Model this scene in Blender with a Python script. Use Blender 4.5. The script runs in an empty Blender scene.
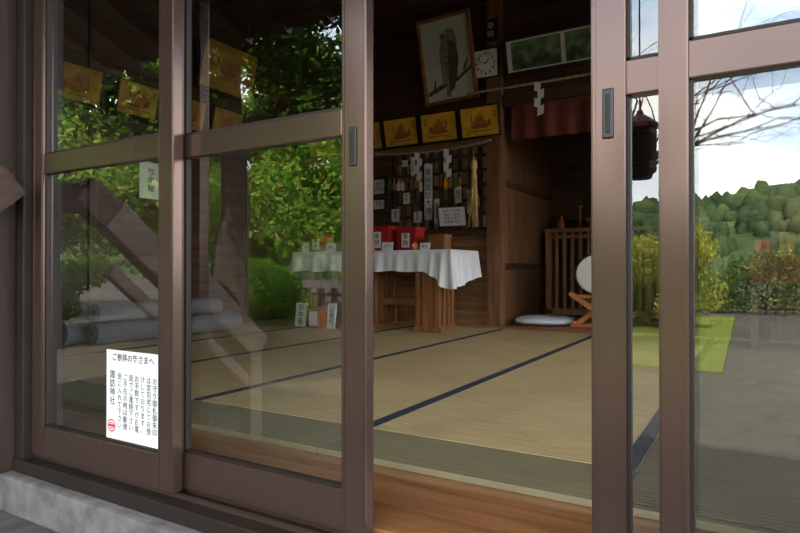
import bpy, bmesh, math, random
import numpy as np
from mathutils import Vector, Matrix, Euler

random.seed(4)
scene = bpy.context.scene
COL = scene.collection

# ------------------------------------------------------------------ materials
def new_mat(name):
    m = bpy.data.materials.new(name); m.use_nodes = True
    nt = m.node_tree; nt.nodes.clear()
    out = nt.nodes.new('ShaderNodeOutputMaterial')
    return m, nt, out

def N(nt, t, **kw):
    n = nt.nodes.new(t)
    for k, v in kw.items():
        setattr(n, k, v)
    return n

def ramp(nt, stops):
    r = nt.nodes.new('ShaderNodeValToRGB')
    e = r.color_ramp.elements
    e[0].position = stops[0][0]; e[0].color = (*stops[0][1], 1)
    e[1].position = stops[-1][0]; e[1].color = (*stops[-1][1], 1)
    for p, c in stops[1:-1]:
        x = e.new(p); x.color = (*c, 1)
    return r

def plain(name, col, rough=0.6, metal=0.0, var=0.12, scale=8.0, coat=0.0, bump=0.0, spec=0.5):
    m, nt, out = new_mat(name)
    b = N(nt, 'ShaderNodeBsdfPrincipled')
    tc = N(nt, 'ShaderNodeTexCoord')
    no = N(nt, 'ShaderNodeTexNoise'); no.inputs['Scale'].default_value = scale; no.inputs['Detail'].default_value = 5
    nt.links.new(tc.outputs['Object'], no.inputs['Vector'])
    lo = tuple(c*(1-var) for c in col); hi = tuple(min(1, c*(1+var)) for c in col)
    r = ramp(nt, [(0.3, lo), (0.7, hi)])
    nt.links.new(no.outputs['Fac'], r.inputs['Fac'])
    nt.links.new(r.outputs['Color'], b.inputs['Base Color'])
    b.inputs['Roughness'].default_value = rough
    b.inputs['Metallic'].default_value = metal
    b.inputs['Specular IOR Level'].default_value = spec
    b.inputs['Coat Weight'].default_value = coat
    if bump > 0:
        bp = N(nt, 'ShaderNodeBump'); bp.inputs['Strength'].default_value = bump; bp.inputs['Distance'].default_value = 0.01
        nt.links.new(no.outputs['Fac'], bp.inputs['Height'])
        nt.links.new(bp.outputs['Normal'], b.inputs['Normal'])
    nt.links.new(b.outputs['BSDF'], out.inputs['Surface'])
    return m

def wood(name, c1, c2, axis='x', rough=0.5, scale=1.0, coat=0.0):
    m, nt, out = new_mat(name)
    b = N(nt, 'ShaderNodeBsdfPrincipled')
    tc = N(nt, 'ShaderNodeTexCoord')
    mp = N(nt, 'ShaderNodeMapping')
    s = [14*scale, 14*scale, 14*scale]; s['xyz'.index(axis)] = 0.9*scale
    mp.inputs['Scale'].default_value = s
    no = N(nt, 'ShaderNodeTexNoise'); no.inputs['Scale'].default_value = 1.6; no.inputs['Detail'].default_value = 7
    no.inputs['Distortion'].default_value = 0.9
    nt.links.new(tc.outputs['Object'], mp.inputs['Vector'])
    nt.links.new(mp.outputs['Vector'], no.inputs['Vector'])
    r = ramp(nt, [(0.32, c1), (0.55, tuple((a+b_)/2 for a, b_ in zip(c1, c2))), (0.72, c2)])
    nt.links.new(no.outputs['Fac'], r.inputs['Fac'])
    nt.links.new(r.outputs['Color'], b.inputs['Base Color'])
    b.inputs['Roughness'].default_value = rough
    b.inputs['Coat Weight'].default_value = coat
    bp = N(nt, 'ShaderNodeBump'); bp.inputs['Strength'].default_value = 0.15; bp.inputs['Distance'].default_value = 0.005
    nt.links.new(no.outputs['Fac'], bp.inputs['Height'])
    nt.links.new(bp.outputs['Normal'], b.inputs['Normal'])
    nt.links.new(b.outputs['BSDF'], out.inputs['Surface'])
    return m

def glass_mat(name, R0=0.12):
    m, nt, out = new_mat(name)
    tr = N(nt, 'ShaderNodeBsdfTransparent'); tr.inputs['Color'].default_value = (0.92, 0.94, 0.92, 1)
    gl = N(nt, 'ShaderNodeBsdfGlossy'); gl.inputs['Roughness'].default_value = 0.0
    gl.inputs['Color'].default_value = (0.97, 1, 0.98, 1)
    lw = N(nt, 'ShaderNodeLayerWeight'); lw.inputs['Blend'].default_value = 0.5
    p = N(nt, 'ShaderNodeMath', operation='POWER'); p.inputs[1].default_value = 4.0
    mu = N(nt, 'ShaderNodeMath', operation='MULTIPLY_ADD'); mu.inputs[1].default_value = 1-R0; mu.inputs[2].default_value = R0
    mx = N(nt, 'ShaderNodeMixShader')
    nt.links.new(lw.outputs['Facing'], p.inputs[0]); nt.links.new(p.outputs[0], mu.inputs[0])
    nt.links.new(mu.outputs[0], mx.inputs['Fac'])
    nt.links.new(tr.outputs[0], mx.inputs[1]); nt.links.new(gl.outputs[0], mx.inputs[2])
    nt.links.new(mx.outputs[0], out.inputs['Surface'])
    return m

def leaf_mat(name, c1, c2, c3, scale=1.5):
    m, nt, out = new_mat(name)
    d = N(nt, 'ShaderNodeBsdfDiffuse'); t = N(nt, 'ShaderNodeBsdfTranslucent')
    tc = N(nt, 'ShaderNodeTexCoord')
    no = N(nt, 'ShaderNodeTexNoise'); no.inputs['Scale'].default_value = scale; no.inputs['Detail'].default_value = 6
    nt.links.new(tc.outputs['Object'], no.inputs['Vector'])
    r = ramp(nt, [(0.3, c1), (0.5, c2), (0.7, c3)])
    nt.links.new(no.outputs['Fac'], r.inputs['Fac'])
    nt.links.new(r.outputs['Color'], d.inputs['Color']); nt.links.new(r.outputs['Color'], t.inputs['Color'])
    mx = N(nt, 'ShaderNodeMixShader'); mx.inputs[0].default_value = 0.45
    nt.links.new(d.outputs[0], mx.inputs[1]); nt.links.new(t.outputs[0], mx.inputs[2])
    nt.links.new(mx.outputs[0], out.inputs['Surface'])
    return m

def tatami_mat_(name, c1, c2, amp=0.28):
    m, nt, out = new_mat(name)
    b = N(nt, 'ShaderNodeBsdfPrincipled')
    tc = N(nt, 'ShaderNodeTexCoord')
    wv = N(nt, 'ShaderNodeTexWave'); wv.bands_direction = 'Y'
    wv.inputs['Scale'].default_value = 14; wv.inputs['Distortion'].default_value = 0.8
    wv.inputs['Detail'].default_value = 2; wv.inputs['Detail Scale'].default_value = 2
    mp = N(nt, 'ShaderNodeMapping'); mp.inputs['Scale'].default_value = (3, 60, 1)
    no = N(nt, 'ShaderNodeTexNoise'); no.inputs['Scale'].default_value = 2; no.inputs['Detail'].default_value = 6
    big = N(nt, 'ShaderNodeTexNoise'); big.inputs['Scale'].default_value = 1.7; big.inputs['Detail'].default_value = 3
    nt.links.new(tc.outputs['Object'], mp.inputs['Vector']); nt.links.new(mp.outputs[0], no.inputs['Vector'])
    nt.links.new(tc.outputs['Object'], wv.inputs['Vector'])
    nt.links.new(tc.outputs['Object'], big.inputs['Vector'])
    a = N(nt, 'ShaderNodeMath', operation='MULTIPLY_ADD'); a.inputs[1].default_value = amp
    nt.links.new(wv.outputs['Fac'], a.inputs[0]); nt.links.new(no.outputs['Fac'], a.inputs[2])
    a2 = N(nt, 'ShaderNodeMath', operation='MULTIPLY_ADD'); a2.inputs[1].default_value = 0.5
    nt.links.new(big.outputs['Fac'], a2.inputs[0]); nt.links.new(a.outputs[0], a2.inputs[2])
    mr = N(nt, 'ShaderNodeMapRange'); mr.inputs['From Min'].default_value = 0.5; mr.inputs['From Max'].default_value = 1.25
    nt.links.new(a2.outputs[0], mr.inputs['Value'])
    r = ramp(nt, [(0.0, c1), (1.0, c2)])
    nt.links.new(mr.outputs['Result'], r.inputs['Fac'])
    nt.links.new(r.outputs['Color'], b.inputs['Base Color'])
    b.inputs['Roughness'].default_value = 0.5; b.inputs['Specular IOR Level'].default_value = 0.3
    bp = N(nt, 'ShaderNodeBump'); bp.inputs['Strength'].default_value = 0.25; bp.inputs['Distance'].default_value = 0.002
    nt.links.new(wv.outputs['Fac'], bp.inputs['Height']); nt.links.new(bp.outputs['Normal'], b.inputs['Normal'])
    nt.links.new(b.outputs['BSDF'], out.inputs['Surface'])
    return m

W_DARKX = wood('dark_wood_x', (0.042, 0.020, 0.011), (0.135, 0.065, 0.033), 'x', 0.45)
W_DARKZ = wood('dark_wood_z', (0.042, 0.020, 0.011), (0.140, 0.067, 0.033), 'z', 0.45)
W_DARKY = wood('dark_wood_y', (0.036, 0.018, 0.010), (0.110, 0.054, 0.028), 'y', 0.45)
W_MIDX = wood('brown_wood_x', (0.16, 0.075, 0.03), (0.36, 0.19, 0.085), 'x', 0.45)
W_MIDZ = wood('brown_wood_z', (0.12, 0.052, 0.023), (0.28, 0.135, 0.058), 'z', 0.45)
W_TABLE = wood('table_wood', (0.19, 0.078, 0.028), (0.38, 0.18, 0.07), 'z', 0.4)
W_FLOOR = wood('floor_wood', (0.24, 0.095, 0.035), (0.46, 0.215, 0.085), 'x', 0.28, coat=0.2)
W_DECK = wood('weathered_deck_wood', (0.05, 0.045, 0.042), (0.12, 0.11, 0.10), 'y', 0.8)
W_POST = wood('post_wood', (0.020, 0.011, 0.008), (0.060, 0.034, 0.024), 'z', 0.6)
W_RAIL = wood('handrail_wood', (0.16, 0.115, 0.09), (0.38, 0.29, 0.23), 'y', 0.6)  # colour lightened so the shaded rail reads pale in the glass reflection
W_RAIL2 = wood('handrail_end_wood', (0.035, 0.018, 0.012), (0.10, 0.055, 0.035), 'y', 0.6)
ALU = plain('bronze_aluminium', (0.120, 0.076, 0.060), 0.20, 0.62, 0.05, 3)
ALUD = plain('dark_bronze_aluminium', (0.025, 0.017, 0.014), 0.5, 0.3)  # darker bronze for sill, jambs, glazing beads and handle slots
BLACK = plain('black_plastic', (0.012, 0.012, 0.013), 0.35)
GLASS = glass_mat('window_glass', 0.13)
PAPER = plain('white_paper', (0.86, 0.86, 0.84), 0.7, var=0.03)
PAPERG = plain('aged_paper', (0.66, 0.67, 0.61), 0.7, var=0.08)
SHOJI = plain('shoji_backing', (0.55, 0.42, 0.27), 0.8, var=0.25, scale=3)
INK = plain('black_ink', (0.01, 0.01, 0.012), 0.6)
REDINK = plain('red_seal_ink', (0.65, 0.03, 0.04), 0.6)
TAT = tatami_mat_('tatami_straw', (0.42, 0.29, 0.125), (0.88, 0.68, 0.35))
TATG = tatami_mat_('runner_straw', (0.18, 0.155, 0.08), (0.36, 0.31, 0.18), 0.2)
RUG = tatami_mat_('dark_woven_rush', (0.085, 0.066, 0.042), (0.27, 0.21, 0.135), 0.4)
BORD = plain('tatami_border_cloth', (0.03, 0.04, 0.06), 0.8, var=0.3, scale=60)
CLOTH = plain('white_tablecloth_fabric', (0.80, 0.81, 0.83), 0.85, var=0.03)
RED = plain('red_lacquer', (0.42, 0.02, 0.02), 0.4, var=0.1)
ORANGE = plain('orange_wood', (0.50, 0.16, 0.04), 0.5, var=0.2)
BLUE = plain('blue_brocade', (0.03, 0.07, 0.25), 0.6, var=0.3, scale=60)
GREENB = plain('green_brocade', (0.03, 0.18, 0.07), 0.6, var=0.3, scale=60)
GOLD = plain('gold_leaf_paper', (0.74, 0.42, 0.03), 0.5, 0.1, var=0.25, scale=9)
GOLD2 = plain('shaded_gold_paper', (0.46, 0.26, 0.025), 0.55, 0.1, var=0.35, scale=9)  # same gold paper, the left wall's dimmer light put into the colour
GOLDM = plain('brass', (0.65, 0.42, 0.10), 0.3, 0.9)
BROWNP = plain('brown_painted_figure', (0.30, 0.12, 0.02), 0.7, var=0.5, scale=30)
STRAW = plain('straw', (0.66, 0.47, 0.19), 0.8, var=0.3, scale=50)
ROPE = plain('rope_fibre', (0.36, 0.29, 0.18), 0.9, var=0.3, scale=50)
REDCL = plain('red_curtain_fabric', (0.13, 0.026, 0.014), 0.85, var=0.4, scale=4)
GREYROLL = plain('grey_carpet', (0.15, 0.155, 0.16), 0.95, var=0.15, scale=60)
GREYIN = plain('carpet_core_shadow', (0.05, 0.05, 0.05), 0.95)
CONC = plain('concrete', (0.145, 0.138, 0.128), 0.9, var=0.4, scale=14, bump=0.5)
IRON = plain('black_iron', (0.014, 0.013, 0.013), 0.6, 0.4, var=0.3)
CUSH = plain('cushion_fabric', (0.80, 0.84, 0.90), 0.9, var=0.06, scale=20)
SKIN = plain('drum_hide', (0.90, 0.87, 0.78), 0.7, var=0.05)
DRUMW = plain('drum_body_lacquer', (0.16, 0.05, 0.02), 0.3, coat=0.4)
FRAMEK = plain('black_frame', (0.02, 0.014, 0.010), 0.4)
BARK = plain('tree_bark', (0.04, 0.030, 0.022), 0.95, var=0.5, scale=12, bump=0.6)
LEAF1 = leaf_mat('leaves_green', (0.05, 0.13, 0.015), (0.13, 0.29, 0.03), (0.28, 0.46, 0.06))
LEAF2 = leaf_mat('leaves_yellow_green', (0.12, 0.16, 0.03), (0.25, 0.27, 0.05), (0.42, 0.38, 0.07))
LEAF3 = leaf_mat('leaves_shaded', (0.008, 0.022, 0.006), (0.02, 0.05, 0.01), (0.05, 0.10, 0.015))  # crown shade is put into the leaf colour
LEAF4 = leaf_mat('hedge_leaves', (0.03, 0.055, 0.015), (0.06, 0.10, 0.03), (0.12, 0.16, 0.05))
HILL = leaf_mat('forest_canopy', (0.03, 0.05, 0.028), (0.065, 0.095, 0.045), (0.13, 0.16, 0.06), 0.22)
GRAVEL = plain('gravel', (0.040, 0.037, 0.031), 0.95, var=0.35, scale=6, bump=0.4, spec=0.1)
LAWN = leaf_mat('lawn_grass', (0.10, 0.14, 0.03), (0.15, 0.19, 0.04), (0.20, 0.22, 0.055), 2.0)
CLOCKF = plain('clock_face', (0.85, 0.85, 0.82), 0.4, var=0.02)
PICGREEN = plain('landscape_print', (0.13, 0.20, 0.10), 0.5, var=0.8, scale=7)
PICDK = plain('landscape_print_dark', (0.05, 0.085, 0.04), 0.5, var=0.8, scale=16)
BIRDG = plain('bird_plumage_grey', (0.24, 0.23, 0.20), 0.7, var=0.5, scale=40)
BIRDD = plain('bird_plumage_dark', (0.09, 0.075, 0.055), 0.7, var=0.4, scale=40)
PICBG = plain('painting_paper', (0.54, 0.60, 0.50), 0.6, var=0.1, scale=3)
ROOFM = plain('roof_boards', (0.06, 0.04, 0.03), 0.8)

# ------------------------------------------------------------------ mesh builder
class MB:
    def __init__(s, name):
        s.name = name; s.v = []; s.f = []; s.mi = []; s.sm = []; s.mats = []
    def midx(s, mat):
        if mat not in s.mats: s.mats.append(mat)
        return s.mats.index(mat)
    def add(s, verts, faces, mat, M=None, smooth=False):
        o = len(s.v); k = s.midx(mat)
        if M is not None: verts = [M @ Vector(p) for p in verts]
        s.v.extend([tuple(p) for p in verts])
        for f in faces:
            s.f.append(tuple(i+o for i in f)); s.mi.append(k); s.sm.append(smooth)
    def box(s, c, size, mat, rot=None, bev=0.0, M=None):
        bm = bmesh.new(); bmesh.ops.create_cube(bm, size=1.0)
        for v in bm.verts: v.co = Vector((v.co.x*size[0], v.co.y*size[1], v.co.z*size[2]))
        if bev > 0:
            bmesh.ops.bevel(bm, geom=list(bm.edges), offset=min(bev, min(size)*0.45), segments=2, affect='EDGES', profile=0.7)
        T = Matrix.Translation(c)
        if rot: T = T @ Euler(rot).to_matrix().to_4x4()
        if M is not None: T = M @ T
        bm.verts.index_update()
        s.add([v.co.copy() for v in bm.verts], [[v.index for v in f.verts] for f in bm.faces], mat, T)
        bm.free()
    def b2(s, x0, x1, y0, y1, z0, z1, mat, bev=0.0, M=None):
        s.box(((x0+x1)/2, (y0+y1)/2, (z0+z1)/2), (abs(x1-x0), abs(y1-y0), abs(z1-z0)), mat, bev=bev, M=M)
    def tube(s, pts, rad, mat, n=8, caps=True, M=None, smooth=True):
        pts = [Vector(p) for p in pts]
        if not hasattr(rad, '__len__'): rad = [rad]*len(pts)
        d0 = (pts[1]-pts[0]).normalized()
        up = Vector((0, 0, 1)) if abs(d0.z) < 0.9 else Vector((1, 0, 0))
        a = d0.cross(up).normalized()
        vs = []; fs = []
        for i, p in enumerate(pts):
            if i == 0: d = d0
            elif i == len(pts)-1: d = (pts[i]-pts[i-1]).normalized()
            else: d = (pts[i+1]-pts[i-1]).normalized()
            a = (a - d*a.dot(d)).normalized(); b = d.cross(a)
            for k in range(n):
                t = 2*math.pi*k/n
                vs.append(p + (a*math.cos(t)+b*math.sin(t))*rad[i])
        for i in range(len(pts)-1):
            for k in range(n):
                k2 = (k+1) % n
                fs.append((i*n+k, i*n+k2, (i+1)*n+k2, (i+1)*n+k))
        if caps:
            fs.append(tuple(range(n-1, -1, -1))); fs.append(tuple((len(pts)-1)*n+k for k in range(n)))
        s.add(vs, fs, mat, M, smooth)
    def lathe(s, prof, mat, n=24, M=None, smooth=True):
        vs = []; fs = []
        for r, z in prof:
            for k in range(n):
                t = 2*math.pi*k/n; vs.append((r*math.cos(t), r*math.sin(t), z))
        for i in range(len(prof)-1):
            for k in range(n):
                k2 = (k+1) % n
                fs.append((i*n+k, i*n+k2, (i+1)*n+k2, (i+1)*n+k))
        s.add(vs, fs, mat, M, smooth)
    def poly(s, pts, mat, M=None):
        s.add(pts, [tuple(range(len(pts)))], mat, M)
    def ell(s, c, r, mat, n=12, M=None):
        bm = bmesh.new(); bmesh.ops.create_uvsphere(bm, u_segments=n, v_segments=max(6, n//2), radius=1)
        bm.verts.index_update()
        s.add([Vector((v.co.x*r[0]+c[0], v.co.y*r[1]+c[1], v.co.z*r[2]+c[2])) for v in bm.verts],
              [[v.index for v in f.verts] for f in bm.faces], mat, M, True)
        bm.free()
    def text(s, body, size, mat, M, align='CENTER', line=1.0, bold=0.0):
        try:
            cu = bpy.data.curves.new('tmp_txt', 'FONT'); cu.body = body; cu.size = size
            cu.align_x = align; cu.align_y = 'CENTER'; cu.space_line = line; cu.resolution_u = 2
            cu.offset = bold
            ob = bpy.data.objects.new('tmp_txt', cu); COL.objects.link(ob)
            dg = bpy.context.evaluated_depsgraph_get(); dg.update()
            me = bpy.data.meshes.new_from_object(ob.evaluated_get(dg))
            s.add([v.co.copy() for v in me.vertices], [tuple(p.vertices) for p in me.polygons], mat, M)
            bpy.data.objects.remove(ob); bpy.data.curves.remove(cu); bpy.data.meshes.remove(me)
        except Exception as e:
            print('text failed', e)
    def build(s, loc=(0, 0, 0), rot=(0, 0, 0), recenter=True):
        vs = s.v
        if recenter and loc == (0, 0, 0) and rot == (0, 0, 0):
            a = np.array(vs); mn = a.min(0); mx = a.max(0)
            c = ((mn[0]+mx[0])/2, (mn[1]+mx[1])/2, mn[2])
            vs = (a-np.array(c)).tolist(); loc = tuple(float(q) for q in c)
        me = bpy.data.meshes.new(s.name)
        me.from_pydata([tuple(p) for p in vs], [], s.f)
        for m in s.mats: me.materials.append(m)
        me.polygons.foreach_set('material_index', s.mi)
        me.polygons.foreach_set('use_smooth', s.sm)
        me.update()
        ob = bpy.data.objects.new(s.name, me); ob.location = loc; ob.rotation_euler = rot
        COL.objects.link(ob)
        return ob

def inst(ob, loc, rot=(0, 0, 0), scale=(1, 1, 1)):
    o = bpy.data.objects.new(ob.name.split('.')[0], ob.data); o.location = loc; o.rotation_euler = rot; o.scale = scale
    COL.objects.link(o); return o

XL, XR, YF, YB = -4.88, 2.40, 1.20, 5.66   # room
ZC = 3.35
def face(x, y, z, tilt=0.0):
    return Matrix.Translation((x, y, z)) @ Euler((math.radians(90)+tilt, 0, 0)).to_matrix().to_4x4()

# ------------------------------------------------------------------ room shell
m = MB('floor')
nb = 32
for i in range(nb):
    y0 = 1.17 + i*(5.62-1.17)/nb; y1 = 1.17+(i+1)*(5.62-1.17)/nb
    m.b2(XL, XR, y0+0.0015, y1-0.0015, -0.04, 0, W_FLOOR)
m.b2(XL, XR, 5.60, 7.45, -0.04, 0.045, W_FLOOR, bev=0.006)
m.b2(XL, XR, 1.17, 7.45, -0.10, -0.04, W_DARKX)
m.build()

def tatami(name, w, l, mat, border=True):
    t = MB(name)
    t.b2(-w/2+0.001, w/2-0.001, -l/2+0.001, l/2-0.001, 0, 0.02, mat, bev=0.003)
    if border:
        for sx in (-1, 1):
            x = sx*(w/2-0.0125)
            t.b2(x-0.012, x+0.012, -l/2+0.0005, l/2-0.0005, 0.0005, 0.0225, BORD, bev=0.002)
    return t
base = None
ly = (5.595-1.84)/2
for i in range(8):
    xc = -4.88+0.91*(i+0.5)
    for j in range(2):
        yc = 1.84+ly*(j+0.5)
        if base is None: base = tatami('tatami_mat', 0.91, ly, TAT).build(loc=(xc, yc, 0.0005))
        else: inst(base, (xc, yc, 0.0005))
rb = None
for i in range(4):
    xc = -4.88+1.82*(i+0.5)
    if rb is None: rb = tatami('straw_runner', 1.82, 0.29, TATG, False).build(loc=(xc, 1.693, 0.0005))
    else: inst(rb, (xc, 1.693, 0.0005))
m = MB('darkening_rush_rug'); m.b2(-0.295, 2.32, 1.57, 5.52, 0.0232, 0.030, RUG, bev=0.003); m.build()  # rug added to darken the floor seen through the right panes

def board_wall_y(name, x0, x1, y, z0, z1, mat, bh=0.18, thick=0.05):
    w = MB(name)
    n = max(1, round((z1-z0)/bh)); h = (z1-z0)/n
    for i in range(n):
        w.b2(x0, x1, y, y+thick, z0+i*h+0.002, z0+(i+1)*h-0.002, mat)
    w.b2(x0, x1, y+0.01, y+thick+0.02, z0, z1, W_DARKX)
    return w
w = board_wall_y('wall_back', XL-0.05, -2.21, YB, 0.045, 1.00, W_MIDX)
w.b2(XL-0.05, -3.48, YB, YB+0.05, 1.0, 1.9, W_DARKX)
w.b2(-3.48, -2.30, YB+0.05, YB+0.08, 1.0, 1.9, SHOJI)
for i in range(11):
    x = -3.44+i*0.112
    w.b2(x-0.020, x+0.020, YB+0.0, YB+0.035, 1.0, 1.88, W_DARKZ)
for z in (1.02, 1.17, 1.32, 1.47, 1.62, 1.77):
    w.b2(-3.48, -2.30, YB-0.008, YB+0.02, z-0.015, z+0.015, W_DARKX)
w.b2(XL-0.05, -2.21, YB-0.03, YB+0.05, 0.95, 1.01, W_DARKX, bev=0.004)
n = 8
for i in range(n):
    h = (ZC-1.9)/n
    w.b2(XL-0.05, -2.21, YB, YB+0.05, 1.9+i*h+0.002, 1.9+(i+1)*h-0.002, W_DARKX)
w.b2(XL-0.05, -2.21, YB+0.15, YB+0.18, 0, ZC, W_DARKX)
w.b2(XL-0.05, -2.21, YB-0.045, YB+0.05, 1.86, 1.93, W_MIDX, bev=0.005)
for i in range(6):
    h = (ZC-2.27)/6
    w.b2(-2.21, XR+0.05, YB, YB+0.05, 2.27+i*h+0.002, 2.27+(i+1)*h-0.002, W_DARKX)
w.b2(-2.21, XR+0.05, YB+0.04, YB+0.08, 2.27, ZC, W_DARKX)
w.b2(-2.21, XR+0.05, YB-0.05, YB+0.06, 2.22, 2.33, W_DARKX, bev=0.005)
w.b2(0.15, XR+0.05, YB, YB+0.05, 0.045, 2.27, W_DARKX)
w.build()

m = MB('trim_1')
for x in (-4.83, -4.10, -2.25, 0.15, 2.30):
    hw = 0.06 if x != -2.25 else 0.075
    m.b2(x-hw, x+hw, YB-0.07, YB+0.06, 0.0455, ZC, W_DARKZ if x != -2.25 else W_MIDZ, bev=0.006)
m.build()

w = MB('wall_alcove_left')
for i in range(10):
    w.b2(-2.26, -2.21, YB+0.07+i*0.17, YB+0.07+(i+1)*0.17-0.003, 0.045, 2.7, W_MIDZ)
w.b2(-2.27, -2.24, YB+0.07, 7.38, 0.045, 2.7, W_DARKZ)
w.b2(-2.215, -2.19, YB+0.07, 7.38, 0.6, 0.67, W_DARKY, bev=0.004)
w.b2(-2.215, -2.19, YB+0.07, 7.38, 1.45, 1.52, W_DARKY, bev=0.004)
w.build()
w = MB('wall_alcove_back')
for i in range(15):
    w.b2(-2.26, 0.30, 7.40, 7.44, 0.045+i*0.18, 0.045+(i+1)*0.18-0.003, W_DARKX)
w.b2(-2.26, 0.30, 7.42, 7.47, -0.04, 2.75, W_DARKX)
for x in (-1.75, -1.35, -0.9, -0.4):
    w.b2(x-0.04, x+0.04, 7.36, 7.40, 0.045, 2.7, W_DARKZ)
w.build()
w = MB('wall_alcove_right'); w.b2(0.10, 0.15, YB+0.07, 7.40, 0.045, 2.7, W_DARKZ); w.build()

w = MB('wall_left')
n = 18
for i in range(n):
    h = ZC/n
    w.b2(XL-0.05, XL, YF-0.1, YB+0.05, i*h+0.002, (i+1)*h-0.002, W_DARKY)
w.b2(XL-0.07, XL-0.01, YF-0.1, YB+0.05, 0, ZC, W_DARKY)
for y in (2.15, 3.06, 3.97, 4.88):
    w.b2(XL-0.02, XL+0.035, y-0.05, y+0.05, 0.025, ZC, W_DARKZ, bev=0.005)
w.b2(XL-0.02, XL+0.03, YF, YB-0.08, 1.86, 1.95, W_DARKY, bev=0.005)
w.build()

w = MB('wall_right')   # unseen side; bay between posts opened and sized to light the room
w.b2(XR, XR+0.06, YF-0.1, 5.72, 2.75, ZC, W_DARKY)
w.b2(XR, XR+0.06, YF-0.1, 2.3, -0.04, 2.75, W_DARKY)
w.b2(XR, XR+0.06, 5.5, 5.72, -0.04, 2.75, W_DARKY)
w.b2(XR, XR+0.06, YF-0.1, 5.72, -0.04, 0.08, W_DARKY)
for y in (3.1, 3.9, 4.7):
    w.b2(XR, XR+0.06, y-0.04, y+0.04, 0.08, 2.75, W_DARKZ)
w.build()

w = MB('wall_front')
w.b2(XL-0.07, -2.28, 1.06, 1.16, -0.054, ZC, W_DARKZ)
w.b2(0.64, XR+0.06, 1.06, 1.16, -0.054, ZC, W_DARKZ)
w.b2(-2.28, 0.64, 1.06, 1.17, 1.80, ZC, W_DARKX)
w.build()

m = MB('ceiling')
n = 16
for i in range(n):
    ww = (XR-XL+0.1)/n
    m.b2(XL-0.05+i*ww+0.003, XL-0.05+(i+1)*ww-0.003, 1.10, YB+0.1, ZC, ZC+0.03, W_DARKY)
for i in range(8):
    y = 1.6+i*0.55
    m.b2(XL, XR, y-0.03, y+0.03, ZC-0.07, ZC-0.001, W_DARKX, bev=0.004)
m.b2(-2.3, 0.3, YB+0.081, 7.5, 2.7, 2.74, W_DARKX)
m.build()

m = MB('roof')
M = Matrix.Translation((-1.25, 0.9, 3.33)) @ Euler((math.radians(22), 0, 0)).to_matrix().to_4x4()
m.box((0, 0, 0), (9.4, 4.6, 0.08), ROOFM, M=M)
for i in range(24):
    m.box((-4.6+i*0.4, 0, -0.07), (0.06, 4.6, 0.07), W_DARKY, M=M)
m.b2(-5.95, 3.45, 3.0, 7.9, 4.18, 4.25, ROOFM)
m.build()

# ------------------------------------------------------------------ foundation / porch
m = MB('concrete_foundation')
m.b2(-5.2, 3.0, 1.00, 1.16, -0.75, -0.055, CONC, bev=0.012)
m.build()
m = MB('trim_2')
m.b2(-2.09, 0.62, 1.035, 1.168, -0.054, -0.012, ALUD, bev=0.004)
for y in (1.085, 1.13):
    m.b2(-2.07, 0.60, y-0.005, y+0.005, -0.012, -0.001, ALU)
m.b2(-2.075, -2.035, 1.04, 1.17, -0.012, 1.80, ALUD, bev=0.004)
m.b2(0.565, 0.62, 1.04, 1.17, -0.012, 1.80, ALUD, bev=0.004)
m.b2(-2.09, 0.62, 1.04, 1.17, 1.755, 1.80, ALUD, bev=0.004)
m.build()
m = MB('trim_3')
m.b2(-2.275, -2.092, 0.985, 1.175, -0.0545, 3.0, W_POST, bev=0.012)
m.build()
m = MB('porch_deck')
for i in range(56):
    x = -5.2+i*0.146
    m.b2(x, x+0.142, 0.30, 0.995, -0.20, -0.165, W_DECK, bev=0.003)
for y in (0.4, 0.85):
    m.b2(-5.2, 2.97, y-0.04, y+0.04, -0.30, -0.20, W_DECK)
for x in (-5.0, -3.7, -2.4, -1.1, 0.2, 1.5, 2.8):
    m.b2(x-0.05, x+0.05, 0.36, 0.46, -0.75, -0.30, W_POST)
m.build()
m = MB('porch_stairs')
for i in range(3):
    m.b2(-3.9, -2.10, 0.295-0.27*(i+1), 0.295-0.27*i, -0.20-0.15*i-0.11, -0.20-0.15*i-0.07, W_DECK, bev=0.004)
for x in (-3.9, -2.14):
    m.add([(x, .29, -.24), (x, -.62, -.75), (x, .29, -.75), (x+.04, .29, -.24), (x+.04, -.62, -.75), (x+.04, .29, -.75)],
          [(0, 1, 2), (5, 4, 3), (0, 3, 4, 1), (1, 4, 5, 2), (2, 5, 3, 0)], W_DECK)
m.build()
m = MB('stair_handrail')
def beam(p0, p1, wx, wz, mat, mb, bev=0.008):
    p0 = Vector(p0); p1 = Vector(p1); d = p1-p0
    ang = math.atan2(d.z, d.y)
    mb.box((p0+p1)/2, (wx, d.length, wz), mat, rot=(ang, 0, 0), bev=bev)
beam((-1.985, 0.865, 0.80), (-1.985, 0.22, 0.24), 0.075, 0.12, W_RAIL, m, 0.012)
beam((-1.985, 0.975, 0.88), (-1.985, 0.865, 0.785), 0.08, 0.11, W_RAIL2, m, 0.02)
m.b2(-2.10, -1.97, 0.90, 0.984, 0.80, 0.90, W_RAIL2, bev=0.012)
beam((-1.985, 0.865, 0.60), (-1.985, 0.24, 0.06), 0.04, 0.045, W_RAIL, m)
m.b2(-2.015, -1.955, 0.215, 0.29, -0.75, 0.27, W_RAIL, bev=0.01)
m.build()

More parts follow.
